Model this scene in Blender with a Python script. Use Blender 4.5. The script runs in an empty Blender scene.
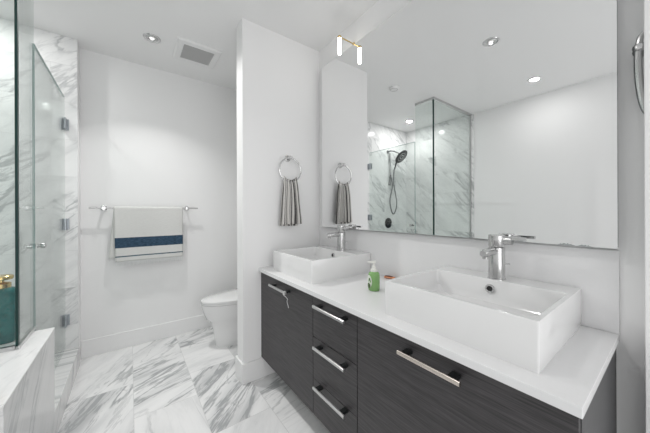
import bpy, bmesh, math, random
from mathutils import Vector, Matrix
random.seed(7)
sc = bpy.context.scene
C = sc.collection
PI = math.pi

# ------------------------------------------------------------ camera
FPX, CYP, TH, ROLL = 263.55, 211.6, 0.6369, -0.0036
cam_d = bpy.data.cameras.new('camera'); cam = bpy.data.objects.new('camera', cam_d); C.objects.link(cam)
cam_d.sensor_width = 36.0; cam_d.sensor_fit = 'HORIZONTAL'
cam_d.lens = FPX / 650 * 36.0
cam_d.shift_y = -(216.5 - CYP) / 650
cam_d.clip_start = 0.02
CAM = Vector((0, -1.3755, 1.28))
fwd = Vector((-math.cos(TH), math.sin(TH), 0)); right = Vector((math.sin(TH), math.cos(TH), 0)); up = Vector((0, 0, 1))
m = Matrix((right, up, -fwd)).transposed().to_4x4()
m = m @ Matrix.Rotation(-ROLL * -1, 4, 'Z')
cam.matrix_world = Matrix.Translation(CAM) @ m
sc.camera = cam
sc.view_settings.view_transform = 'Standard'; sc.view_settings.look = 'None'
sc.view_settings.gamma = 1.0; sc.view_settings.use_curve_mapping = False
sc.view_settings.exposure = -0.97

# ------------------------------------------------------------ light
w = bpy.data.worlds.new('world'); sc.world = w; w.use_nodes = True
bg = w.node_tree.nodes['Background']; bg.inputs[0].default_value = (1.0, 1.0, 1.0, 1); bg.inputs[1].default_value = 0.8

def area(name, loc, rot, sx, sy, power, col=(1, 1, 1)):
    d = bpy.data.lights.new(name, 'AREA'); d.shape = 'RECTANGLE'; d.size = sx; d.size_y = sy; d.energy = power; d.color = col
    o = bpy.data.objects.new(name, d); C.objects.link(o); o.location = loc; o.rotation_euler = rot
    return o
# soft fill light added in the unseen opening behind the camera
area('doorway_fill', (2.32, -1.45, 1.25), (0, PI/2, 0), 2.3, 2.2, 66, (1.0, 1.0, 1.0))

def lamp(name, loc, power, r=0.04, spread=180, col=(1, .99, .975)):
    d = bpy.data.lights.new(name, 'AREA'); d.shape = 'DISK'; d.size = 2 * r; d.spread = math.radians(spread); d.energy = power; d.color = col
    o = bpy.data.objects.new(name, d); C.objects.link(o); o.location = loc
    return o
H = 2.725
LAMPS = [(-2.608, -1.225, 20, False), (-0.962, -1.19, 4.5, False), (-0.954, -2.28, 6.5, True), (-2.583, -2.312, 13, True)]
for lx, ly, pw, lit in LAMPS:
    lp_ = lamp('downlight_beam', (lx, ly, H - (.008 if lit else .018)), pw, .038 if lit else .010, spread=180 if lit else 125)
    if lx < -2 and not lit: lp_.rotation_euler = (0, -0.32, 0)   # the gimbal is turned a little away from the wall

# ------------------------------------------------------------ materials
def srgb(h):
    h = h.lstrip('#'); v = [int(h[i:i+2], 16) / 255 for i in (0, 2, 4)]
    return tuple((c / 12.92 if c <= 0.04045 else ((c + 0.055) / 1.055) ** 2.4) for c in v) + (1,)
def mat(name, col, rough=0.5, metal=0.0, bump=0, bscale=200, spec=0.5, coat=0, var=0):
    mt = bpy.data.materials.new(name); mt.use_nodes = True; nt = mt.node_tree; b = nt.nodes['Principled BSDF']
    if isinstance(col, str): col = srgb(col)
    if len(col) == 3: col = tuple(col) + (1,)
    b.inputs['Base Color'].default_value = col; b.inputs['Roughness'].default_value = rough
    b.inputs['Metallic'].default_value = metal; b.inputs['Specular IOR Level'].default_value = spec
    b.inputs['Coat Weight'].default_value = coat; b.inputs['Coat Roughness'].default_value = 0.05
    tc = nt.nodes.new('ShaderNodeTexCoord')
    n = nt.nodes.new('ShaderNodeTexNoise'); n.inputs['Scale'].default_value = bscale; n.inputs['Detail'].default_value = 3
    nt.links.new(tc.outputs['Object'], n.inputs['Vector'])
    if bump:
        bp = nt.nodes.new('ShaderNodeBump'); bp.inputs['Strength'].default_value = bump; bp.inputs['Distance'].default_value = 0.002
        nt.links.new(n.outputs['Fac'], bp.inputs['Height']); nt.links.new(bp.outputs['Normal'], b.inputs['Normal'])
    if var:
        mx = nt.nodes.new('ShaderNodeMix'); mx.data_type = 'RGBA'
        mx.inputs['A'].default_value = tuple(c * (1 - var) for c in col[:3]) + (1,)
        mx.inputs['B'].default_value = tuple(min(1, c * (1 + var)) for c in col[:3]) + (1,)
        nt.links.new(n.outputs['Fac'], mx.inputs['Factor']); nt.links.new(mx.outputs['Result'], b.inputs['Base Color'])
    return mt
def emis(name, col, s):
    mt = bpy.data.materials.new(name); mt.use_nodes = True; b = mt.node_tree.nodes['Principled BSDF']
    b.inputs['Emission Color'].default_value = tuple(col) + (1,); b.inputs['Emission Strength'].default_value = s
    b.inputs['Base Color'].default_value = (1, 1, 1, 1)
    return mt
M = {}
M['wall'] = mat('wall_paint', (.88, .88, .88), .55, bump=.03, bscale=350, spec=.3)
M['ceil'] = mat('ceiling_paint', (.90, .90, .90), .7, bump=.03, bscale=350, spec=.2)
M['trim'] = mat('trim_paint', (.87, .87, .87), .35, spec=.4)
M['counter'] = mat('white_quartz', (.82, .82, .825), .25, var=.02, bscale=120)
M['ceramic'] = mat('white_ceramic', (.81, .81, .81), .12, coat=.4, var=.003, bscale=5)
M['chrome'] = mat('chrome', (.60, .60, .60), .18, 1, var=.02, bscale=40)
M['steel'] = mat('brushed_steel', (.62, .62, .62), .28, 1, var=.05, bscale=150)
M['dark_metal'] = mat('dark_metal', (.03, .032, .033), .3, .6, var=.1)
M['nickel'] = mat('brushed_nickel', (.68, .62, .56), .25, 1, var=.06, bscale=150)
M['black'] = mat('hole_black', (.02, .02, .02), .4)
M['brass'] = mat('gold_brass', (.75, .55, .25), .25, 1, var=.05)
M['mirror'] = mat('mirror_silver', (.90, .905, .905), 0.0, 1)
M['mirror_edge'] = mat('mirror_edge', (.40, .43, .43), .2, .3)
M['carcass'] = mat('cabinet_shadow_gap', (.012, .012, .013), .7)
M['panel_lit'] = mat('lit_side_panel', (.075, .075, .078), .5, var=.2, bscale=60)  # lighter than the fronts: light on the cabinet end put into the colour
M['teal'] = mat('teal_glass', (.0, .12, .12), .3, spec=.15, var=.6, bscale=45)
M['fan_grille'] = mat('fan_grille', (.52, .52, .52), .6)
M['fan_slot'] = mat('fan_slot', (.36, .36, .36), .8)
M['cord'] = mat('white_cord', (.8, .8, .8), .7)
M['green_soap'] = mat('green_soap', (.22, .44, .14), .18, coat=.5, var=.05, bscale=30)
M['clear'] = mat('pump_plastic', (.80, .80, .76), .3)
M['label_white'] = mat('label_white', (.75, .80, .70), .4)
M['label_brown'] = mat('label_dark_green', (.06, .12, .03), .4)
M['orange'] = mat('orange_tan', (.75, .30, .14), .35)
M['brown'] = mat('dark_brown', (.12, .035, .02), .35)
M['fringe'] = mat('towel_fringe', (.74, .75, .75), .9, bump=.4, bscale=500)
M['on'] = emis('lamp_on', (1, .98, .95), 5)
M['dim'] = emis('lamp_dim', (1, .97, .93), 2)
M['tube'] = emis('tube_on', (1, .96, .88), 22)
M['opal'] = mat('opal_white', (.85, .85, .85), .4)

def nodes(mt):
    return mt.node_tree, mt.node_tree.nodes, mt.node_tree.links
def marble(name, ax, tile, org=(0, 0), shift=.5, ang=0.6, base=(.90, .90, .90), vein=(.40, .41, .42), grout=(.66, .66, .66), rough=.12,
           vs=1.0, amount=1.0, gw=.003, cloud=.5, angvar=1.0):
    mt = bpy.data.materials.new(name); mt.use_nodes = True; nt, N, L = nodes(mt); b = N['Principled BSDF']
    b.inputs['Roughness'].default_value = rough
    tc = N.new('ShaderNodeTexCoord'); sp = N.new('ShaderNodeSeparateXYZ'); L.new(tc.outputs['Object'], sp.inputs[0])
    def mth(op, a, bb=None, c=None):
        n = N.new('ShaderNodeMath'); n.operation = op
        for i, v in enumerate((a, bb, c)):
            if v is None: continue
            if isinstance(v, (int, float)): n.inputs[i].default_value = v
            else: L.new(v, n.inputs[i])
        return n.outputs[0]
    A = mth('SUBTRACT', sp.outputs[ax[0]], org[0]); B = mth('SUBTRACT', sp.outputs[ax[1]], org[1])
    r0 = mth('DIVIDE', B, tile[1]); row = mth('FLOOR', r0)
    c0 = mth('ADD', mth('DIVIDE', A, tile[0]), mth('MULTIPLY', row, shift)); col = mth('FLOOR', c0)
    cb = N.new('ShaderNodeCombineXYZ'); L.new(row, cb.inputs[0]); L.new(col, cb.inputs[1])
    wn = N.new('ShaderNodeTexWhiteNoise'); wn.noise_dimensions = '2D'; L.new(cb.outputs[0], wn.inputs['Vector'])
    pc = N.new('ShaderNodeCombineXYZ'); L.new(A, pc.inputs[0]); L.new(B, pc.inputs[1])
    rt = N.new('ShaderNodeVectorRotate'); rt.rotation_type = 'Z_AXIS'; L.new(pc.outputs[0], rt.inputs['Vector'])
    L.new(mth('ADD', mth('MULTIPLY', mth('SUBTRACT', wn.outputs['Value'], .5), angvar), ang), rt.inputs['Angle'])
    off = N.new('ShaderNodeVectorMath'); off.operation = 'MULTIPLY_ADD'; L.new(wn.outputs['Color'], off.inputs[0])
    off.inputs[1].default_value = (19, 23, 17); L.new(rt.outputs[0], off.inputs[2])
    sc2 = N.new('ShaderNodeVectorMath'); sc2.operation = 'MULTIPLY'; L.new(off.outputs[0], sc2.inputs[0]); sc2.inputs[1].default_value = (0.65 * vs, 3.0 * vs, 1)
    def noise(vec, s, d, dist, r=.55):
        n = N.new('ShaderNodeTexNoise'); n.inputs['Scale'].default_value = s; n.inputs['Detail'].default_value = d
        n.inputs['Distortion'].default_value = dist; n.inputs['Roughness'].default_value = r; L.new(vec, n.inputs['Vector']); return n.outputs['Fac']
    def mr(v, a, b_, c, d):
        n = N.new('ShaderNodeMapRange'); n.interpolation_type = 'SMOOTHSTEP'; L.new(v, n.inputs[0])
        for i, x in enumerate((a, b_, c, d)): n.inputs[i + 1].default_value = x
        return n.outputs[0]
    n1 = noise(sc2.outputs[0], 1.4, 6, .35)
    v1 = mr(mth('ABSOLUTE', mth('SUBTRACT', n1, .5)), 0, .026, .8, 0)
    n2 = noise(sc2.outputs[0], 3.4, 6, .5)
    v2 = mr(mth('ABSOLUTE', mth('SUBTRACT', n2, .47)), 0, .028, .4, 0)
    n3 = noise(sc2.outputs[0], .9, 3, .4)
    mask = mr(n3, .42, .60, 0.12, 1)
    cl = mr(noise(sc2.outputs[0], 0.9, 5, .6), .54, .72, 0, cloud)
    haze = mr(noise(sc2.outputs[0], 2.2, 6, .3, .65), .35, .75, 0, .33)
    v = mth('MULTIPLY', mth('MINIMUM', mth('ADD', mth('ADD', mth('MULTIPLY', mth('ADD', v1, v2), mask), cl), haze), 1.0), amount)
    mx = N.new('ShaderNodeMix'); mx.data_type = 'RGBA'; mx.inputs['A'].default_value = base + (1,); mx.inputs['B'].default_value = vein + (1,)
    L.new(v, mx.inputs['Factor'])
    # grout lines
    def edge(c, t):
        f = mth('FRACT', c); d = mth('MINIMUM', f, mth('SUBTRACT', 1.0, f)); return mth('LESS_THAN', mth('MULTIPLY', d, t), gw / 2)
    g = mth('MAXIMUM', edge(r0, tile[1]), edge(c0, tile[0]))
    mg = N.new('ShaderNodeMix'); mg.data_type = 'RGBA'; L.new(mx.outputs['Result'], mg.inputs['A']); mg.inputs['B'].default_value = grout + (1,); L.new(g, mg.inputs['Factor'])
    L.new(mg.outputs['Result'], b.inputs['Base Color'])
    return mt
M['floor'] = marble('marble_floor', (0, 1), (.72, .36), (-2.74, -1.36), .42, .55, rough=.16, angvar=1.7, cloud=.58, vs=.9, amount=1.0)
M['mar_x'] = marble('marble_wall_tile', (1, 2), (.61, .305), (-2.8, .05), .5, -.75, rough=.10, angvar=.3, gw=.002, cloud=.45, amount=.8)
M['mar_y'] = marble('marble_wall_tile_opposite', (0, 2), (.61, .305), (-1.8, .05), .5, .75, rough=.10, angvar=.3, gw=.002, cloud=.45, amount=.8)
M['mar_ledge'] = marble('marble_ledge', (0, 1), (.80, .36), (-1.35, -1.90), .5, .25, rough=.14, angvar=.5, cloud=.3, amount=.7)
M['mar_front'] = marble('marble_front_shaded', (0, 2), (2.2, .8), (-3.2, -.1), .5, .7, rough=.14, angvar=.3, cloud=.6, vs=.9, amount=.8, base=(.80, .80, .80))  # darker base than the top: shading of the front put into the colour

def wood(name):
    mt = bpy.data.materials.new(name); mt.use_nodes = True; nt, N, L = nodes(mt); b = N['Principled BSDF']
    b.inputs['Roughness'].default_value = .42; b.inputs['Specular IOR Level'].default_value = .5
    tc = N.new('ShaderNodeTexCoord'); mp = N.new('ShaderNodeMapping'); mp.inputs['Scale'].default_value = (3, 95, 95); L.new(tc.outputs['Object'], mp.inputs[0])
    n = N.new('ShaderNodeTexNoise'); n.inputs['Scale'].default_value = 3.2; n.inputs['Detail'].default_value = 6; n.inputs['Distortion'].default_value = .3; L.new(mp.outputs[0], n.inputs['Vector'])
    r = N.new('ShaderNodeValToRGB'); e = r.color_ramp.elements
    e[0].position = .30; e[0].color = (.021, .019, .021, 1); e[1].position = .72; e[1].color = (.072, .067, .070, 1)
    L.new(n.outputs['Fac'], r.inputs[0]); L.new(r.outputs[0], b.inputs['Base Color'])
    bp = N.new('ShaderNodeBump'); bp.inputs['Strength'].default_value = .25; bp.inputs['Distance'].default_value = .001; L.new(n.outputs['Fac'], bp.inputs['Height']); L.new(bp.outputs[0], b.inputs['Normal'])
    return mt
M['wood'] = wood('charcoal_oak')

def glassmat(name, tint=(.945, .970, .960)):
    mt = bpy.data.materials.new(name); mt.use_nodes = True; nt, N, L = nodes(mt); N.remove(N['Principled BSDF']); out = N['Material Output']
    tr = N.new('ShaderNodeBsdfTransparent'); tr.inputs[0].default_value = tint + (1,)
    gl = N.new('ShaderNodeBsdfGlossy'); gl.inputs['Roughness'].default_value = 0.0
    fr = N.new('ShaderNodeFresnel'); ge = N.new('ShaderNodeNewGeometry'); mr = N.new('ShaderNodeMapRange'); L.new(ge.outputs['Backfacing'], mr.inputs[0])
    mr.inputs[3].default_value = 1.5; mr.inputs[4].default_value = 1 / 1.5; L.new(mr.outputs[0], fr.inputs['IOR'])
    mx = N.new('ShaderNodeMixShader'); L.new(fr.outputs[0], mx.inputs[0]); L.new(tr.outputs[0], mx.inputs[1]); L.new(gl.outputs[0], mx.inputs[2]); L.new(mx.outputs[0], out.inputs[0])
    return mt
M['glass'] = glassmat('shower_glass')
M['glass_edge'] = mat('green_glass_edge', (.003, .032, .028), .35, spec=.3)
M['hinge'] = mat('grey_hinge', (.40, .43, .46), .35, .8)
M['gunmetal'] = mat('gunmetal', (.22, .225, .23), .3, .8)
M['glass_edge_pale'] = mat('pale_glass_edge', (.25, .36, .35), .15)

def stripes(name, axis, base, bands, rough=.9):
    """bands: list of (lo, hi, colour) along an object axis"""
    mt = bpy.data.materials.new(name); mt.use_nodes = True; nt, N, L = nodes(mt); b = N['Principled BSDF']; b.inputs['Roughness'].default_value = rough
    b.inputs['Specular IOR Level'].default_value = .1
    tc = N.new('ShaderNodeTexCoord'); sp = N.new('ShaderNodeSeparateXYZ'); L.new(tc.outputs['Object'], sp.inputs[0])
    mpn = N.new('ShaderNodeMapping'); mpn.inputs['Scale'].default_value = (20, 20, 220) if axis == 2 else (60, 60, 30); L.new(tc.outputs['Object'], mpn.inputs[0])
    n = N.new('ShaderNodeTexNoise'); n.inputs['Scale'].default_value = 2.0; n.inputs['Detail'].default_value = 3; L.new(mpn.outputs[0], n.inputs['Vector'])
    cur = None
    def mixc(f, a, bcol):
        mx = N.new('ShaderNodeMix'); mx.data_type = 'RGBA'; L.new(f, mx.inputs['Factor'])
        if isinstance(a, tuple): mx.inputs['A'].default_value = a + (1,)
        else: L.new(a, mx.inputs['A'])
        if isinstance(bcol, tuple): mx.inputs['B'].default_value = bcol + (1,)
        else: L.new(bcol, mx.inputs['B'])
        return mx.outputs['Result']
    cur = mixc(n.outputs['Fac'], tuple(c * .86 for c in base), tuple(min(1, c * 1.1) for c in base))
    for lo, hi, colr in bands:
        g1 = N.new('ShaderNodeMath'); g1.operation = 'GREATER_THAN'; L.new(sp.outputs[axis], g1.inputs[0]); g1.inputs[1].default_value = lo
        g2 = N.new('ShaderNodeMath'); g2.operation = 'LESS_THAN'; L.new(sp.outputs[axis], g2.inputs[0]); g2.inputs[1].default_value = hi
        g3 = N.new('ShaderNodeMath'); g3.operation = 'MULTIPLY'; L.new(g1.outputs[0], g3.inputs[0]); L.new(g2.outputs[0], g3.inputs[1])
        rmp = N.new('ShaderNodeMapRange'); L.new(n.outputs['Fac'], rmp.inputs[0]); rmp.inputs[1].default_value = .38; rmp.inputs[2].default_value = .62
        cc = mixc(rmp.outputs[0], colr, tuple(c * 2.2 + .02 for c in colr))
        gx = N.new('ShaderNodeMath'); gx.operation = 'GREATER_THAN'; L.new(sp.outputs[0], gx.inputs[0]); gx.inputs[1].default_value = -3.07   # the bands are woven into the front end only
        g4 = N.new('ShaderNodeMath'); g4.operation = 'MULTIPLY'; L.new(g3.outputs[0], g4.inputs[0]); L.new(gx.outputs[0], g4.inputs[1])
        cur = mixc(g4.outputs[0], cur, cc)
    L.new(cur, b.inputs['Base Color'])
    bp = N.new('ShaderNodeBump'); bp.inputs['Strength'].default_value = .5; bp.inputs['Distance'].default_value = .002; L.new(n.outputs['Fac'], bp.inputs['Height']); L.new(bp.outputs[0], b.inputs['Normal'])
    return mt
M['bath_towel'] = stripes('bath_towel_cloth', 2, (.70, .70, .685), [(.952, 1.046, (.022, .045, .075)), (.868, .879, (.05, .08, .10))])
def uvstripe(name):
    mt = bpy.data.materials.new(name); mt.use_nodes = True; nt, N, L = nodes(mt); b = N['Principled BSDF']; b.inputs['Roughness'].default_value = .9
    b.inputs['Specular IOR Level'].default_value = .1
    at = N.new('ShaderNodeUVMap'); sp = N.new('ShaderNodeSeparateXYZ'); L.new(at.outputs[0], sp.inputs[0])
    mu = N.new('ShaderNodeMath'); mu.operation = 'MULTIPLY'; L.new(sp.outputs[0], mu.inputs[0]); mu.inputs[1].default_value = 7
    fr = N.new('ShaderNodeMath'); fr.operation = 'FRACT'; L.new(mu.outputs[0], fr.inputs[0])
    rp = N.new('ShaderNodeValToRGB'); rp.color_ramp.interpolation = 'CONSTANT'; e = rp.color_ramp.elements
    e[0].position = 0; e[0].color = (.66, .645, .62, 1); e[1].position = .52; e[1].color = (.035, .034, .036, 1)
    e2 = e.new(.82); e2.color = (.66, .645, .62, 1); e3 = e.new(.92); e3.color = (.30, .29, .28, 1)
    L.new(fr.outputs[0], rp.inputs[0]); L.new(rp.outputs[0], b.inputs['Base Color'])
    return mt
M['hand_towel'] = uvstripe('striped_towel_cloth')

# ------------------------------------------------------------ mesh helpers
def link(name, bm, mt, parent=None, smooth=False, bevel=0, seg=2):
    me = bpy.data.meshes.new(name); bm.normal_update(); bm.to_mesh(me); bm.free(); me.materials.append(mt)
    o = bpy.data.objects.new(name, me); C.objects.link(o)
    if parent: o.parent = parent; o.matrix_parent_inverse = Matrix.Identity(4)
    if smooth:
        for p in me.polygons: p.use_smooth = True
    if bevel:
        bv = o.modifiers.new('bevel', 'BEVEL'); bv.width = bevel; bv.segments = seg; bv.limit_method = 'ANGLE'; bv.angle_limit = math.radians(40)
        for p in me.polygons: p.use_smooth = True
        wn = o.modifiers.new('wn', 'WEIGHTED_NORMAL'); wn.keep_sharp = True
    return o
def box(bm, x0, x1, y0, y1, z0, z1):
    v = [bm.verts.new(p) for p in ((x0,y0,z0),(x1,y0,z0),(x1,y1,z0),(x0,y1,z0),(x0,y0,z1),(x1,y0,z1),(x1,y1,z1),(x0,y1,z1))]
    for f in ((0,3,2,1),(4,5,6,7),(0,1,5,4),(1,2,6,5),(2,3,7,6),(3,0,4,7)): bm.faces.new([v[i] for i in f])
    return bm
def B(x0, x1, y0, y1, z0, z1): return box(bmesh.new(), x0, x1, y0, y1, z0, z1)
def frame_of(d):
    d = d.normalized(); a = Vector((0, 0, 1)) if abs(d.z) < .9 else Vector((1, 0, 0)); u = d.cross(a).normalized(); return u, d.cross(u).normalized()
def tube(bm, pts, r, n=14, cap=True, closed=False):
    pts = [Vector(p) for p in pts]; rings = []; k = len(pts); pu = None
    for i, p in enumerate(pts):
        if closed: d = pts[(i + 1) % k] - pts[i - 1]
        else: d = pts[min(i + 1, k - 1)] - pts[max(i - 1, 0)]
        d.normalize()
        if pu is None: u, v = frame_of(d)
        else: u = (pu - d * pu.dot(d)).normalized(); v = d.cross(u)
        pu = u; rr = r[i] if isinstance(r, (list, tuple)) else r
        rings.append([bm.verts.new(p + (u * math.cos(a) + v * math.sin(a)) * rr) for a in [2 * PI * j / n for j in range(n)]])
    for i in range(k if closed else k - 1):
        a, b = rings[i], rings[(i + 1) % k]
        for j in range(n): bm.faces.new((a[j], a[(j + 1) % n], b[(j + 1) % n], b[j]))
    if cap and not closed:
        bm.faces.new(rings[0][::-1]); bm.faces.new(rings[-1])
    bmesh.ops.recalc_face_normals(bm, faces=bm.faces)
    return bm
def lathe(bm, prof, c=(0, 0, 0), axis=(0, 0, 1), n=32):
    """prof: (radius, height) list along axis"""
    ax = Vector(axis).normalized(); u, v = frame_of(ax); c = Vector(c); rings = []
    for r, h in prof:
        if r < 1e-5: rings.append([bm.verts.new(c + ax * h)])
        else: rings.append([bm.verts.new(c + ax * h + (u * math.cos(2*PI*j/n) + v * math.sin(2*PI*j/n)) * r) for j in range(n)])
    for a, b in zip(rings, rings[1:]):
        for j in range(n):
            k = (j + 1) % n
            if len(a) == 1 and len(b) == 1: continue
            if len(a) == 1: bm.faces.new((a[0], b[k], b[j]))
            elif len(b) == 1: bm.faces.new((a[j], a[k], b[0]))
            else: bm.faces.new((a[j], a[k], b[k], b[j]))
    bmesh.ops.recalc_face_normals(bm, faces=bm.faces)
    return bm
def loft(bm, rings, cap0=True, cap1=True):
    R = [[bm.verts.new(p) for p in r] for r in rings]; n = len(R[0])
    for a, b in zip(R, R[1:]):
        for j in range(n): bm.faces.new((a[j], a[(j+1) % n], b[(j+1) % n], b[j]))
    if cap0: bm.faces.new(R[0][::-1])
    if cap1: bm.faces.new(R[-1])
    bmesh.ops.recalc_face_normals(bm, faces=bm.faces)
    return bm
def rrect(cx, cy, w, d, r, z, seg=5):
    out = []
    for sx, sy, a0 in ((1, 1, 0), (-1, 1, PI/2), (-1, -1, PI), (1, -1, 3*PI/2)):
        for k in range(seg + 1):
            a = a0 + PI/2 * k / seg; out.append((cx + sx * (w/2 - r) + r * math.cos(a), cy + sy * (d/2 - r) + r * math.sin(a), z))
    return out
def smooth_angle(o, deg=35):
    me = o.data
    for p in me.polygons: p.use_smooth = True
    bm = bmesh.new(); bm.from_mesh(me)
    for e in bm.edges:
        if len(e.link_faces) == 2 and e.calc_face_angle(0) > math.radians(deg): e.smooth = False
    bm.to_mesh(me); bm.free(); return o
def thing(name, label, cat, loc=(0, 0, 0), group=None):
    o = bpy.data.objects.new(name, None); C.objects.link(o); o.location = loc; o['label'] = label; o['category'] = cat
    o.empty_display_size = .05
    if group: o['group'] = group
    return o
def tag(o, label, cat, group=None):
    o['label'] = label; o['category'] = cat
    if group: o['group'] = group
    return o
def struct(name, bm, mt, **k):
    o = link(name, bm, mt, **k); o['kind'] = 'structure'; return o

# ------------------------------------------------------------ room shell
XP, YP, XF, XM, W, YG, XG, XE, YC, ZC = -1.941, -.70, -3.14, -3.0, 2.80, -1.805, -1.865, -.129, -.581, .848
XR = 2.4
struct('floor', B(XF - .1, XR + .1, -W - .1, .1, -.1, 0), M['floor'])
struct('ceiling', B(XF - .1, XR + .1, -W - .1, .1, H, H + .1), M['ceil'])
struct('wall_back', B(XF - .1, XR + .1, 0, .1, 0, H), M['wall'])
struct('wall_front', B(XF - .1, XR + .1, -W - .1, -W, 0, H), M['wall'])
struct('wall_left', B(XF - .1, XF, -W, 0, 0, H), M['wall'])
bm = B(XR, XR + .1, -W, -2.6, 0, H); box(bm, XR, XR + .1, -.3, 0, 0, H); box(bm, XR, XR + .1, -2.6, -.3, 2.4, H)
struct('wall_right', bm, M['wall'])
struct('wall_partition', B(-2.075, XP, YP, 0, 0, H), M['wall'])
# marble-clad pier of the shower on the left wall: white painted return, marble face
struct('wall_shower_pier', B(XF, XM - .012, -W, -1.725, 0, H), M['wall'])
struct('wall_shower_left', B(XM - .012, XM, -W, -1.727, 0, H), M['mar_x'])
struct('wall_shower_front', B(XM, -1.82, -W, -W + .012, 0, H), M['mar_y'])
# baseboards
bh = .15
def baseboard(name, boxes):
    bm = bmesh.new()
    for b in boxes: box(bm, *b)
    struct(name, bm, M['trim'], bevel=.003)
baseboard('baseboard_left', [(XF, XF + .014, -1.725, 0, 0, bh)])
baseboard('baseboard_partition', [(XP, XP + .014, YP - .014, 0, 0, bh), (-2.089, XP, YP - .014, YP, 0, bh), (-2.089, -2.075, YP, 0, 0, bh)])
baseboard('baseboard_back', [(-3.126, -2.089, -.014, 0, 0, bh), (XP + .014, -.07, -.014, 0, 0, bh)])
baseboard('baseboard_front', [(-1.35, XR, -W, -W + .014, 0, bh)])
struct('trim_1', B(-.0685, .03, -.085, 0, 0, 2.12), M['trim'], bevel=.003)
bm = B(XR - .015, XR, -2.69, -2.6, 0, 2.49); box(bm, XR - .015, XR, -.3, -.21, 0, 2.49); box(bm, XR - .015, XR, -2.6, -.3, 2.4, 2.49)
struct('trim_2', bm, M['trim'])

# ------------------------------------------------------------ shower: curb, ledge, glass
o = link('shower_curb', B(XM, -2.09, -1.90, -1.718, 0, .16), M['mar_front'], bevel=.003)
tag(o, 'low marble curb on the floor across the shower doorway', 'curb')
le = thing('marble_ledge', 'knee high marble ledge at the shower corner carrying the glass and teal bottle', 'ledge', (-1.72, -1.8, 0))
def at(bm, t):
    for v in bm.verts: v.co -= t.location
    return bm
def part(name, bm, mt, t, **k):
    """mesh given in world coordinates, kept in place under thing t"""
    o = link(name, bm, mt, t, **k)
    o.matrix_parent_inverse = Matrix.Translation(-t.location); return o
part('base', B(-2.085, -1.346, -W, -1.717, 0, .628), M['mar_front'], le)
part('top_slab', B(-2.09, -1.345, -W, -1.716, .628, .638), M['mar_ledge'], le, bevel=.003)
o = link('shower_pan', B(XM, -2.092, -W + .013, -1.901, 0, .04), M['mar_ledge']); tag(o, 'marble shower pan floor behind the curb', 'shower pan')

se = thing('shower_enclosure', 'frameless clear glass shower enclosure with green edges and chrome hinges', 'shower screen', (-2.4, YG, .16))
g = .010
def pane(name, x0, x1, y0, y1, z0, z1): return part(name, B(x0, x1, y0, y1, z0, z1), M['glass'], se)
sp_ = pane('side_panel', XG - g/2, XG + g/2, -W + .014, YG - .004, .652, H - .0325)
fp = pane('front_panel', -2.125, XG - g/2 - .002, YG - g/2, YG + g/2, .652, H - .0325)
dr = pane('door', -2.975, -2.135, YG - g/2, YG + g/2, .175, 2.215)
def sub(name, bm, mt, par, t=se, **k):
    return link(name, bm, mt, par, **k)
sub('polished_edge', B(XG - .0085, XG + .0085, YG - .004, YG + .0055, .652, H - .0325), M['glass_edge'], sp_)
bm = B(-2.1375, -2.134, YG - g/2, YG + g/2, .175, 2.215); box(bm, -2.975, -2.135, YG - g/2, YG + g/2, 2.215, 2.2185)
sub('polished_edge', bm, M['glass_edge_pale'], dr)
for hz in (2.0, 1.185, .40):
    hb = B(XM, XM + .008, YG - .028, YG + .028, hz - .045, hz + .045)
    box(hb, XM + .008, XM + .065, YG - .016, YG - g/2, hz - .045, hz + .045); box(hb, XM + .008, XM + .065, YG + g/2, YG + .016, hz - .045, hz + .045)
    box(hb, XM + .008, XM + .024, YG - g/2, YG + g/2, hz - .02, hz + .02)
    sub('hinge', hb, M['hinge'], dr, bevel=.002)
kb = bmesh.new()
for s in (1, -1):
    lathe(kb, [(.008, .005), (.008, .014), (.014, .016), (.015, .019), (.015, .036), (.012, .038), (0, .038)], (-2.19, YG, 1.09), (0, s, 0), 20)
    lathe(kb, [(.0, .0051), (.013, .0051), (.013, .008), (.008, .009)], (-2.19, YG, 1.09), (0, s, 0), 20)
smooth_angle(sub('knob', kb, M['chrome'], dr))
hd = B(-2.125, XG + .014, YG - .014, YG + .014, H - .032, H); box(hd, XG - .014, XG + .014, -W + .012, YG - .014, H - .032, H)
part('header_channel', hd, M['steel'], se)
bc = B(-2.11, XG + .012, YG - .010, YG - g/2 - .001, .638, .656); box(bc, -2.11, XG + .012, YG + g/2 + .001, YG + .010, .638, .656)
box(bc, XG - .010, XG - g/2 - .001, -W + .012, YG - .012, .638, .656); box(bc, XG + g/2 + .001, XG + .010, -W + .012, YG - .012, .638, .656)
part('base_channel', bc, M['steel'], se)
part('wall_channel', B(XG - .010, XG + .010, -W + .012, -W + .022, .656, H - .032), M['steel'], se)

# shower head set on the left shower wall
sh = thing('hand_shower', 'black round shower head on a chrome arm with a looping hose on the marble wall', 'shower head', (XM, -2.30, 2.3))
bm = bmesh.new(); lathe(bm, [(0, 0), (.03, 0), (.03, .006), (.022, .014), (0, .014)], (XM, -2.28, 2.30), (1, 0, 0), 24)
tube(bm, [(XM, -2.28, 2.30), (XM + .05, -2.285, 2.31), (XM + .10, -2.31, 2.30), (XM + .15, -2.36, 2.27), (XM + .18, -2.40, 2.24)], .010)
smooth_angle(part('arm', bm, M['gunmetal'], sh))
bm = bmesh.new(); ax = Vector((.62, -.10, -.55)).normalized(); hc = (XM + .16, -2.43, 2.215)
lathe(bm, [(0, -.03), (.02, -.03), (.03, -.015), (.115, -.004), (.128, .004), (.128, .014), (.120, .018), (0, .018)], hc, ax, 36)
hd_ = smooth_angle(part('head', bm, M['dark_metal'], sh))
bm = bmesh.new(); lathe(bm, [(.028, .0185), (.034, .022), (.040, .0185)], hc, ax, 30); lathe(bm, [(.07, .0185), (.073, .021), (.076, .0185)], hc, ax, 30)
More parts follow.
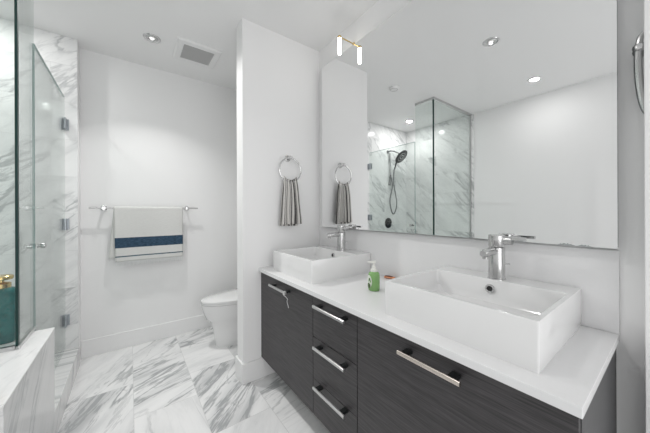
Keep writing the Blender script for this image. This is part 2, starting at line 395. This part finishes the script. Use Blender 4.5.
smooth_angle(sub('nozzle_ring', bm, M['steel'], hd_, sh))
bm = bmesh.new(); tube(bm, [(XM + .13, -2.40, 2.19), (XM + .10, -2.375, 2.10), (XM + .075, -2.365, 2.0)], [.014, .012, .011])
smooth_angle(part('wand', bm, M['dark_metal'], sh))
bm = bmesh.new(); tube(bm, [(XM + .03, -2.30, 2.28), (XM + .03, -2.30, 1.72)], .008); tube(bm, [(XM, -2.30, 1.74), (XM + .03, -2.30, 1.74)], .010)
smooth_angle(part('riser', bm, M['gunmetal'], sh))
hp = []
for k in range(41):
    t = k / 40
    P = [(-2.365, 2.0), (-2.36, 1.75), (-2.44, 1.42), (-2.37, 1.24), (-2.30, 1.30), (-2.27, 1.48), (-2.34, 1.72), (-2.30, 1.86), (-2.30, 1.90)]
    s = t * (len(P) - 1); i = min(int(s), len(P) - 2); u = s - i
    p0, p1, p2, p3 = [P[max(0, min(len(P) - 1, i + q))] for q in (-1, 0, 1, 2)]
    cr = lambda a, b, c, d: .5 * (2*b + (c - a)*u + (2*a - 5*b + 4*c - d)*u*u + (3*b - a - 3*c + d)*u**3)
    hp.append((XM + .065 - .02 * t, cr(p0[0], p1[0], p2[0], p3[0]), cr(p0[1], p1[1], p2[1], p3[1])))
bm = bmesh.new(); tube(bm, hp, .011, 10); smooth_angle(part('hose', bm, M['gunmetal'], sh))
va = thing('shower_valve', 'dark round shower valve plate with lever below the hose', 'shower valve', (XM, -2.285, 1.08))
bm = bmesh.new(); lathe(bm, [(0, 0), (.088, 0), (.088, .006), (.075, .012), (.03, .014), (.03, .05), (.025, .055), (0, .055)], (XM, -2.285, 1.08), (1, 0, 0), 36)
smooth_angle(part('plate', bm, M['dark_metal'], va))
bm = bmesh.new(); tube(bm, [(XM + .045, -2.285, 1.08), (XM + .05, -2.32, 1.055), (XM + .052, -2.35, 1.03)], [.010, .009, .007]); smooth_angle(part('lever', bm, M['steel'], va))

# ------------------------------------------------------------ vanity
vc = thing('vanity_cabinet', 'wall mounted charcoal oak vanity cabinet under the white countertop', 'vanity cabinet', (-1.04, -.28, .157))
yf = -.561; x0c, x1c = XP + .002, -.137; z0c, z1c = .157, .821
part('body', B(x0c, x1c - .018, yf + .020, -.001, z0c, z1c), M['carcass'], vc)
part('side_panel', B(x1c - .018, x1c, yf + .020, -.001, z0c, z1c), M['panel_lit'], vc)
sx = [x0c, -1.218, -.863, x1c]
gp = .002
def bar_pull(xa, xb, z, par, mt):
    for px in (xa + .022, xb - .030):
        sub('handle_mount', B(px - .013, px + .013, yf - .036, yf, z - .006, z + .006), M['dark_metal'], par, vc, bevel=.001)
    y_ = yf - .040
    ring = [(y_ + .0065 * math.cos(a), z + .0085 * math.sin(a)) for a in [2*PI*k/16 for k in range(16)]]
    ring = [(max(min(p[0], y_ + .0055), y_ - .0055), max(min(p[1], z + .0075), z - .0075)) for p in ring]
    return sub('handle', loft(bmesh.new(), [[(xa, p[0], p[1]) for p in ring], [(xb, p[0], p[1]) for p in ring]]), mt, par, vc)
def front(name, xa, xb, za, zb): return part(name, B(xa + gp, xb - gp, yf, yf + .019, za + gp, zb - gp), M['wood'], vc, bevel=.001)
d1 = front('door', sx[0], sx[1], z0c, z1c); bar_pull(-1.705, -1.458, .772, d1, M['steel'])
d2 = front('door', sx[2], sx[3], z0c, z1c); bar_pull(-.610, -.386, .773, d2, M['nickel'])
for za, zb, hz in ((.590, z1c, .779), (.358, .590, .561), (z0c, .358, .350)):
    dd = front('drawer', sx[1], sx[2], za, zb); bar_pull(-1.158, -.907, hz, dd, M['steel'])
o = link('countertop', B(XP + .001, XE, YC, -.001, .822, ZC), M['counter'], bevel=.002)
tag(o, 'long white quartz countertop on the vanity cabinet', 'countertop')
o = link('backsplash', B(XP + .001, XE, -.007, -.0005, ZC + .0005, 1.140), M['counter'], bevel=.001)
tag(o, 'white backsplash slab between countertop and mirror', 'backsplash')
cx_ = -1.475; hy_ = yf - .040; hz_ = .772
cp = [(cx_, hy_ + .0105 * math.sin(a), hz_ + .0105 * math.cos(a)) for a in [2 * PI * k / 16 for k in range(16)]]
bm = bmesh.new(); tube(bm, cp, .0020, 6, closed=True)
cp = [(cx_ + .009 * math.sin(k / 24 * 8), hy_ - .012 + .034 * min(1, k / 10), hz_ - .006 - .090 * k / 24) for k in range(25)]
tube(bm, cp, .0018, 8)
tag(link('white_cord', bm, M['cord'], smooth=True), 'thin white cord dangling from the leftmost cabinet door pull', 'cord')

# ------------------------------------------------------------ vessel sinks
SW, SD, ST = .525, .503, .988
def sink(xc, label):
    t = thing('vessel_sink', label, 'sink', (xc, -.260, ZC), 'rectangular vessel sinks on the countertop')
    yb, yfr = -.260 + SD/2, -.260 - SD/2; yc_ = (yb + yfr) / 2
    iw, idp = SW - .030, SD - .145; iy = yfr + .018 + idp/2
    R = [rrect(xc, yc_, SW - .004, SD - .004, .005, ZC), rrect(xc, yc_, SW - .003, SD - .003, .006, ZC + .01), rrect(xc, yc_, SW, SD, .006, ST - .003), rrect(xc, yc_, SW - .004, SD - .004, .006, ST),
         rrect(xc, iy, iw, idp, .012, ST), rrect(xc, iy, iw - .006, idp - .006, .012, ST - .005), rrect(xc, iy, iw - .014, idp - .014, .02, ST - .07), rrect(xc, iy, iw - .05, idp - .05, .03, ST - .092),
         rrect(xc, iy, .10, .08, .035, ST - .10)]
    o = part('basin', loft(bmesh.new(), R), M['ceramic'], t); smooth_angle(o, 40)
    yo = iy + idp/2 - .008
    bm = bmesh.new(); lathe(bm, [(.010, .001), (.011, .005), (.016, .006), (.018, .003), (.018, 0)], (xc, yo, ST - .038), (0, -1, .08), 24)
    ov = smooth_angle(part('overflow_ring', bm, M['chrome'], t))
    bm = bmesh.new(); lathe(bm, [(0, 0), (.011, 0), (.011, .0015), (0, .0015)], (xc, yo, ST - .038), (0, -1, .08), 20)
    sub('overflow_hole', bm, M['black'], ov, t)  # solid disc: the shade inside the hole is put into its colour
    bm = bmesh.new(); lathe(bm, [(.0, .0), (.03, .0), (.03, .003), (.022, .006), (0, .004)], (xc, iy, ST - .10), (0, 0, 1), 28)
    smooth_angle(part('drain', bm, M['chrome'], t))
    return t
sink(-1.565, 'white rectangular vessel sink at the partition end of the countertop')
sink(-.485, 'white rectangular vessel sink nearest the camera at the open counter end')

def faucet(xc, yc_, label):
    t = thing('faucet', label, 'faucet', (xc, yc_, ST), 'chrome single lever faucets')
    c = (xc, yc_, ST)
    bm = bmesh.new(); lathe(bm, [(0, 0), (.034, 0), (.034, .004), (.031, .006), (.031, .134), (.028, .137), (0, .137)], c, (0, 0, 1), 32)
    smooth_angle(part('body', bm, M['chrome'], t))
    bm = bmesh.new(); tube(bm, [(xc, yc_ - .020, ST + .122), (xc, yc_ - .06, ST + .122), (xc, yc_ - .120, ST + .120), (xc, yc_ - .134, ST + .119)], [.016, .016, .017, .012], 20)
    lathe(bm, [(0, .0), (.010, .0), (.011, .010), (0, .010)], (xc, yc_ - .112, ST + .097), (0, 0, 1), 20)
    smooth_angle(part('spout', bm, M['chrome'], t))
    bm = bmesh.new(); lathe(bm, [(0, .139), (.029, .139), (.031, .142), (.031, .186), (.028, .190), (0, .190)], c, (0, 0, 1), 32)
    cap = smooth_angle(part('cap', bm, M['chrome'], t))
    bm = bmesh.new(); tube(bm, [(xc + .025, yc_, ST + .167), (xc + .058, yc_, ST + .167)], .018, 20)
    box(bm, xc + .045, xc + .105, yc_ - .010, yc_ + .010, ST + .172, ST + .184)
    smooth_angle(sub('lever', bm, M['chrome'], cap, t))
    bm = bmesh.new(); tube(bm, [(xc + .026, yc_ + .016, ST + .065), (xc + .042, yc_ + .024, ST + .065)], .003, 8); part('pop_up_rod', bm, M['chrome'], t)
faucet(-1.52, -.100, 'chrome single lever faucet on the sink beside the partition')
faucet(-.476, -.100, 'chrome single lever faucet on the sink nearest the camera')

# ------------------------------------------------------------ mirror and sconce
mi = thing('wall_mirror', 'large frameless wall mirror above the two sinks', 'mirror', (-.99, -.02, 1.15))
mx0, mx1, mz0, mz1, my = XP + .101, XE, 1.150, 2.5145, -.0439
part('glass', B(mx0, mx1, my, my + .004, mz0, mz1), M['mirror'], mi)
bm = B(mx0 + .002, mx1 - .002, my + .0045, -.001, mz0 + .002, mz1 - .002); part('backing', bm, M['mirror_edge'], mi)
for xa, xb, hh in ((-.285, -.235, .010), (-.232, -.19, .006), (-.42, -.38, .004)):
    bm = bmesh.new(); n = 12; pts = []
    for k in range(n + 1):
        pts.append((xa + (xb - xa) * k / n, hh * (.35 + .65 * random.random()) * math.sin(PI * k / n)))
    f0 = [bm.verts.new((x, my - .0006, mz0)) for x, _ in pts]; f1 = [bm.verts.new((x, my - .0006, mz0 + z + .0005)) for x, z in pts]
    for k in range(n): bm.faces.new((f0[k], f0[k+1], f1[k+1], f1[k]))
    part('desilvered_spot', bm, M['mirror_edge'], mi)
sx_, sy_ = -1.478, -.145
sn = thing('wall_sconce', 'slim wall light with a short glowing glass tube above the mirror', 'wall light', (sx_, 0, 2.545))
bm = bmesh.new(); lathe(bm, [(0, 0), (.012, 0), (.012, .008), (.006, .012)], (sx_, 0, 2.553), (0, -1, 0), 24); tube(bm, [(sx_, 0, 2.553), (sx_, sy_, 2.553)], .0045, 12)
smooth_angle(part('arm', bm, M['brass'], sn))
bm = bmesh.new(); lathe(bm, [(0, 0), (.0145, 0), (.0145, .014), (.012, .018), (0, .018)], (sx_, sy_, 2.541), (0, 0, 1), 24); smooth_angle(part('cap', bm, M['brass'], sn))
bm = bmesh.new(); lathe(bm, [(0, -.118), (.009, -.116), (.0125, -.108), (.0125, 0), (0, 0)], (sx_, sy_, 2.541), (0, 0, 1), 24); smooth_angle(part('lamp_tube', bm, M['tube'], sn))

# ------------------------------------------------------------ towels
tb = thing('towel_bar', 'chrome towel bar on the left wall holding the banded towel', 'towel bar', (XF, -1.23, 1.32))
bm = bmesh.new(); tube(bm, [(-3.07, -1.665, 1.32), (-3.07, -.795, 1.32)], .0075, 16); smooth_angle(part('rod', bm, M['chrome'], tb))
for py in (-1.567, -.893):
    bm = bmesh.new(); lathe(bm, [(0, 0), (.025, 0), (.025, .007), (.011, .011), (.011, .058), (.016, .060), (.016, .084), (0, .086)], (XF, py, 1.32), (1, 0, 0), 24)
    smooth_angle(part('post', bm, M['chrome'], tb))
def cloth(name, f, nu, nv, th, mt, parent=None, uv=None):
    bm = bmesh.new(); V = [[bm.verts.new(f(i / nu, j / nv)) for j in range(nv + 1)] for i in range(nu + 1)]
    uvl = bm.loops.layers.uv.new('uv')
    for i in range(nu):
        for j in range(nv):
            fc = bm.faces.new((V[i][j], V[i+1][j], V[i+1][j+1], V[i][j+1]))
            for lp, (a, b) in zip(fc.loops, ((i, j), (i+1, j), (i+1, j+1), (i, j+1))): lp[uvl].uv = (a / nu, b / nv)
    o = link(name, bm, mt, parent, smooth=True)
    s = o.modifiers.new('thick', 'SOLIDIFY'); s.thickness = th; s.offset = 0
    return o
# path over the bar: front length .49, back length .45
def towel_f(y0, y1, zf, zb):
    def f(u, v):
        y = y0 + (y1 - y0) * u
        Lf, Lb, r = 1.32 - zf, 1.32 - zb, .0135
        arc = PI * r; tot = Lf + arc + Lb; s = v * tot
        wob = .004 * math.sin(u * 9 + 1) + .003 * math.sin(u * 17)
        if s < Lf: z = zf + s; k = (1.32 - z) / .5; x = -3.07 + r + wob * k; yy = y + .012 * k * (1 - u)
        elif s < Lf + arc:
            a = (s - Lf) / r; x = -3.07 + r * math.cos(a); z = 1.32 + r * math.sin(a); yy = y
        else: z = 1.32 - (s - Lf - arc); k = (1.32 - z) / .5; x = -3.07 - r + wob * k * .8 + .004; yy = y - .030 * k * (1 - u) - .01 * k
        return (x, yy, z)
    return f
tw = thing('bath_towel', 'light grey towel with dark blue bands folded over the towel bar', 'towel', (-3.07, -1.22, 1.333))
o = cloth('cloth', towel_f(-1.495, -.938, .828, .862), 40, 90, .005, M['bath_towel'], tw); o.matrix_parent_inverse = Matrix.Translation(-tw.location)
bm = bmesh.new(); ft = towel_f(-1.495, -.938, .828, .862)
for k in range(140):
    u = (k + .5) / 140; p = Vector(ft(u, 0)); q = Vector(ft(u, 1))
    tube(bm, [p, p + Vector((random.uniform(-.002, .002), random.uniform(-.003, .003), -.032 - random.random() * .014))], [.0018, .0012], 4)
    if k % 2 == 0: tube(bm, [q, q + Vector((0, random.uniform(-.003, .003), -.025))], [.0018, .0012], 4)
fo = link('fringe', bm, M['fringe'], tw); fo.matrix_parent_inverse = Matrix.Translation(-tw.location); fo['kind'] = 'stuff'

yr, zr, rr_ = -.327, 1.618, .098
tr_ = thing('towel_ring', 'chrome towel ring on the partition wall holding the striped hand towel', 'towel ring', (XP, yr, zr))
bm = bmesh.new(); tube(bm, [(XP + .052, yr + rr_ * math.sin(2*PI*k/48), zr + rr_ * math.cos(2*PI*k/48)) for k in range(48)], .0062, 10, closed=True)
smooth_angle(part('ring', bm, M['chrome'], tr_))
bm = bmesh.new(); lathe(bm, [(0, 0), (.026, 0), (.026, .006), (.015, .012), (.012, .03), (.015, .042), (.015, .060), (.010, .064), (0, .064)], (XP, yr, zr + rr_ + .004), (1, 0, 0), 24)
smooth_angle(part('mount', bm, M['chrome'], tr_))
zb_ring = zr - rr_
def hand_f(front):
    def f(u, v):
        # v 0 bottom .. 1 at ring
        zt = zb_ring + .006; zb = (1.180 if front else 1.165); z = zb + (zt - zb) * v
        wdt = .176 - .060 * v ** 1.3; cy = yr + (.0 if front else -.012 * (1 - v))
        y = cy + (u - .5) * wdt
        zz = z + .03 * v ** 6 * (abs(u - .5) * 2) ** 2
        amp = (.011 * (1 - v) + .008)
        x = XP + .052 + ((.016 if front else -.016) * (1 - v ** 8)) + amp * (math.sin(u * 21 + (0 if front else 2)) + .5 * math.sin(u * 37 + 1))*.6
        y += .004 * math.sin(v * 5 + u * 8) * (1 - v)
        return (x, y, zz)
    return f
ht = thing('hand_towel', 'grey and cream vertically striped hand towel hanging from the towel ring', 'towel', (XP + .052, yr, zb_ring))
ff, fb = hand_f(True), hand_f(False)
def hf(u, v):
    if v < .49: return ff(u, v / .49)
    if v > .51: return fb(u, (1 - v) / .49)
    a = (v - .49) / .02; A_, B_ = Vector(ff(u, 1)), Vector(fb(u, 1)); p = A_.lerp(B_, a); p.z += .010 * math.sin(a * PI); p.x += .0 ; return tuple(p)
o = cloth('cloth', hf, 64, 100, .004, M['hand_towel'], ht); o.matrix_parent_inverse = Matrix.Translation(-ht.location)

# big chrome ring at the right by the door casing
cr_ = thing('chrome_ring', 'curved chrome ring on the wall at the right edge beside the casing', 'towel ring', (-.04, 0, 1.72))
bm = bmesh.new(); pts = []
for k in range(56):
    a = 2 * PI * k / 56; zz = .135 * math.cos(a); side = 1 if a < PI else -1
    tip = .012 * (1 - (zz + .135) / .27)
    pts.append((-.066 - .022 * abs(math.sin(a)) ** .7 * side + tip, -.040, 1.720 + zz))
tube(bm, pts, [.006 if k > 28 else .006 + .004 * math.sin(PI * k / 28) for k in range(56)], 10, closed=True)
smooth_angle(part('ring', bm, M['chrome'], cr_))
bm = bmesh.new(); lathe(bm, [(0, 0), (.018, 0), (.018, .012), (.010, .02), (.014, .034), (.016, .044), (.009, .054), (0, .056)], (-.080, 0, 1.81), (0, -1, 0), 12)
smooth_angle(part('mount', bm, M['chrome'], cr_), 20)

# ------------------------------------------------------------ toilet
tx = -2.66
to = thing('toilet', 'white skirted toilet with closed lid behind the partition', 'toilet', (tx, -.4, 0))
def egg(cy, hw, front_len, back_len, z, n=40, sq=2.0):
    out = []
    for k in range(n):
        a = 2 * PI * k / n; c, s = math.cos(a), math.sin(a)
        ln = front_len if s < 0 else back_len
        e = 2 / (2.0 if s < 0 else 3.2)
        out.append((tx + hw * math.copysign(abs(c) ** e, c), cy + ln * math.copysign(abs(s) ** e, s), z))
    return out
bm = bmesh.new(); loft(bm, [egg(-.36, .128, .36, .34, 0), egg(-.36, .130, .362, .34, .02), egg(-.36, .140, .385, .34, .17), egg(-.36, .150, .41, .34, .245), egg(-.36, .170, .44, .34, .265), egg(-.36, .188, .465, .34, .33), egg(-.36, .197, .482, .34, .39), egg(-.36, .198, .484, .34, .412)])
smooth_angle(part('bowl', bm, M['ceramic'], to), 50)
bm = bmesh.new(); loft(bm, [egg(-.38, .194, .462, .16, .414), egg(-.38, .198, .467, .16, .418), egg(-.38, .198, .467, .16, .426), egg(-.38, .195, .464, .16, .429)]); smooth_angle(part('seat', bm, M['ceramic'], to), 50)
bm = bmesh.new(); loft(bm, [egg(-.38, .197, .466, .16, .431), egg(-.38, .200, .470, .16, .436), egg(-.38, .199, .468, .16, .450), egg(-.38, .185, .45, .15, .457), egg(-.38, .10, .25, .08, .461)]); smooth_angle(part('lid', bm, M['ceramic'], to), 50)
for sd_ in (-1, 1):
    bm = bmesh.new(); lathe(bm, [(0, 0), (.014, 0), (.014, .040), (.01, .046), (0, .046)], (tx + sd_ * .075, -.205, .425), (0, 0, 1), 18); smooth_angle(part('lid_hinge', bm, M['chrome'], to))
bm = bmesh.new(); loft(bm, [rrect(tx, -.095, .37, .165, .03, .395), rrect(tx, -.095, .385, .175, .03, .74)]); smooth_angle(part('tank', bm, M['ceramic'], to), 40)
bm = bmesh.new(); loft(bm, [rrect(tx, -.096, .395, .185, .03, .741), rrect(tx, -.096, .395, .185, .03, .770), rrect(tx, -.096, .38, .17, .03, .776)]); smooth_angle(part('tank_lid', bm, M['ceramic'], to), 40)
bm = bmesh.new(); lathe(bm, [(0, 0), (.022, 0), (.022, .006), (0, .008)], (tx, -.096, .776), (0, 0, 1), 24); smooth_angle(part('flush_button', bm, M['chrome'], to))

# ------------------------------------------------------------ bottles and small item
bx, by = -1.004, -.300
gb = thing('soap_bottle', 'green liquid soap bottle with clear pump between the two sinks', 'bottle', (bx, by, ZC))
def oval(cx, cy, a, b, z, n=32): return [(cx + a * math.cos(2*PI*k/n), cy + b * math.sin(2*PI*k/n), z) for k in range(n)]
bm = bmesh.new(); loft(bm, [oval(bx, by, .026, .026, ZC), oval(bx, by, .031, .031, ZC + .004), oval(bx, by, .032, .032, ZC + .02), oval(bx, by, .0325, .0325, ZC + .07), oval(bx, by, .030, .030, ZC + .092), oval(bx, by, .024, .024, ZC + .100), oval(bx, by, .017, .017, ZC + .103)])
gbo = smooth_angle(part('body', bm, M['green_soap'], gb), 50)
# plain oval label patches wrapped on the left face of the bottle
def patch(name, a0, z0, ra, rz, mt, rad):
    bm = bmesh.new(); n = 20; c = bm.verts.new((bx + rad * math.cos(a0), by + rad * math.sin(a0), z0)); ring = []
    for k in range(n):
        t = 2 * PI * k / n; a = a0 + ra * math.cos(t); ring.append(bm.verts.new((bx + rad * math.cos(a), by + rad * math.sin(a), z0 + rz * math.sin(t))))
    for k in range(n): bm.faces.new((c, ring[k], ring[(k+1) % n]))
    o = sub(name, bm, mt, gbo, gb, smooth=True)
aL = math.atan2(-1.07, 1.0) - .95
patch('label', aL, ZC + .052, .62, .036, M['label_white'], .0336)
patch('label_patch', aL - .05, ZC + .030, .42, .014, M['label_brown'], .0342)
patch('label_patch', aL + .15, ZC + .064, .16, .008, M['label_brown'], .0342)
bm = bmesh.new(); lathe(bm, [(0, 0), (.019, 0), (.019, .014), (.011, .017), (.011, .030), (.006, .032), (.006, .048), (0, .048)], (bx, by, ZC + .103), (0, 0, 1), 24)
loft(bm, [[(bx - .036, by - .012, ZC + .149), (bx - .030, by - .018, ZC + .149), (bx - .030, by - .018, ZC + .156), (bx - .036, by - .012, ZC + .156)],
          [(bx + .004, by + .012, ZC + .149), (bx + .012, by - .004, ZC + .149), (bx + .012, by - .004, ZC + .162), (bx + .004, by + .012, ZC + .162)]])
smooth_angle(part('pump', bm, M['clear'], gb))

hx, hy = -1.11, -.045
hcx = thing('hair_clip', 'small orange and dark brown item lying on the counter behind the green bottle', 'hair clip', (hx, hy, ZC))
bm = bmesh.new(); R = []
for k in range(9):
    t = k / 8; w_ = .010 + .008 * math.sin(PI * t); R.append([(hx - .035 + .07 * t, hy + w_ * math.cos(a) + .01 * t, ZC + .008 + .007 * math.sin(a) + .003 * math.sin(PI * t)) for a in [2*PI*j/12 for j in range(12)]])
loft(bm, R); smooth_angle(part('body', bm, M['orange'], hcx), 60)
bm = bmesh.new(); R = []
for k in range(9):
    t = k / 8; w_ = .005 + .006 * math.sin(PI * t); R.append([(hx - .028 + .05 * t, hy - .004 + w_ * math.cos(a) + .008 * t, ZC + .0155 + .004 * math.sin(a) + .002 * math.sin(PI * t)) for a in [2*PI*j/12 for j in range(12)]])
loft(bm, R); smooth_angle(part('inlay', bm, M['brown'], hcx), 60)

tx2, ty2, tz2 = -2.02, -1.893, .638
tl = thing('pump_bottle', 'large teal bottle with gold pump on the marble ledge behind glass', 'bottle', (tx2, ty2, tz2))
bm = bmesh.new(); loft(bm, [rrect(tx2, ty2, .100, .100, .02, tz2), rrect(tx2, ty2, .108, .108, .022, tz2 + .006), rrect(tx2, ty2, .108, .108, .022, tz2 + .235), rrect(tx2, ty2, .100, .100, .03, tz2 + .255), rrect(tx2, ty2, .06, .06, .028, tz2 + .268)])
smooth_angle(part('body', bm, M['teal'], tl), 45)
bm = bmesh.new(); lathe(bm, [(0, 0), (.032, 0), (.033, .003), (.033, .022), (.028, .026), (.014, .028), (.010, .030), (.010, .040), (.038, .042), (.041, .046), (.041, .058), (.036, .062), (0, .062)], (tx2, ty2, tz2 + .266), (0, 0, 1), 28)
box(bm, tx2 - .008, tx2 + .05, ty2 - .006, ty2 + .006, tz2 + .316, tz2 + .328)
smooth_angle(part('pump', bm, M['brass'], tl))

# ------------------------------------------------------------ ceiling fixtures
labels = ['recessed downlight with bright rim on the ceiling beside the vent', 'recessed gimbal downlight seen high in the mirror near its top edge', 'glowing recessed downlight nearest the opposite wall in the mirror', 'glowing recessed downlight over the shower seen in the mirror']
for (lx, ly, pw, lit), lab in zip(LAMPS, labels):
    t = thing('recessed_downlight', lab, 'ceiling light', (lx, ly, H), 'recessed downlights in the ceiling')
    bm = bmesh.new(); lathe(bm, [(.040, -.002), (.046, -.006), (.058, -.006), (.062, -.001), (.062, 0), (.040, 0)], (lx, ly, H), (0, 0, 1), 36); smooth_angle(part('trim_ring', bm, M['opal'] if lit else M['chrome'], t))
    if lit:
        bm = bmesh.new(); lathe(bm, [(0, -.0045), (.041, -.0035), (.041, 0), (0, 0)], (lx, ly, H), (0, 0, 1), 32); smooth_angle(part('diffuser', bm, M['on'], t))
    else:
        bm = bmesh.new(); lathe(bm, [(0, -.001), (.041, -.001), (.041, -.003), (.034, -.010), (.028, -.010), (.022, -.003), (0, -.003)], (lx, ly, H), (0, 0, 1), 32); smooth_angle(part('gimbal', bm, M['steel'], t))
        bm = bmesh.new(); lathe(bm, [(0, -.012), (.012, -.010), (.018, -.003), (0, -.003)], (lx, ly, H), (0, 0, 1), 24); smooth_angle(part('bulb', bm, M['dim'], t))
fx0, fx1, fy0, fy1 = -2.81, -2.455, -1.055, -.70
ef = thing('exhaust_fan', 'square white exhaust fan vent with grey grille on the ceiling', 'exhaust fan', ((fx0+fx1)/2, (fy0+fy1)/2, H))
bw = .052
def ringz(i, z): return [(fx0 + i, fy0 + i, z), (fx1 - i, fy0 + i, z), (fx1 - i, fy1 - i, z), (fx0 + i, fy1 - i, z)]
bm = bmesh.new(); loft(bm, [ringz(0, H), ringz(0, H - .006), ringz(.012, H - .016), ringz(bw, H - .018), ringz(bw + .004, H - .012), ringz(bw + .004, H)], False, False)
part('frame', bm, M['trim'], ef)
part('grille_back', B(fx0 + bw + .004, fx1 - bw - .004, fy0 + bw + .004, fy1 - bw - .004, H - .006, H), M['fan_slot'], ef)
bm = bmesh.new(); n = 20
for k in range(n):
    xx = fx0 + bw + .008 + (fx1 - fx0 - 2*bw - .016) * (k + .5) / n; box(bm, xx - .0042, xx + .0042, fy0 + bw + .004, fy1 - bw - .004, H - .013, H - .006)
part('grille', bm, M['fan_grille'], ef)
sd = thing('smoke_detector', 'small round white smoke detector on the ceiling seen in the mirror', 'smoke detector', (-1.99, -1.193, H))
bm = bmesh.new(); lathe(bm, [(0, 0), (.055, 0), (.055, -.012), (.045, -.026), (0, -.028)], (-1.99, -1.193, H), (0, 0, 1), 32); smooth_angle(part('body', bm, M['opal'], sd))
bm = bmesh.new(); lathe(bm, [(.036, -.0275), (.040, -.030), (.043, -.0265)], (-1.99, -1.193, H), (0, 0, 1), 32); smooth_angle(part('sensor_ring', bm, M['fan_grille'], sd))
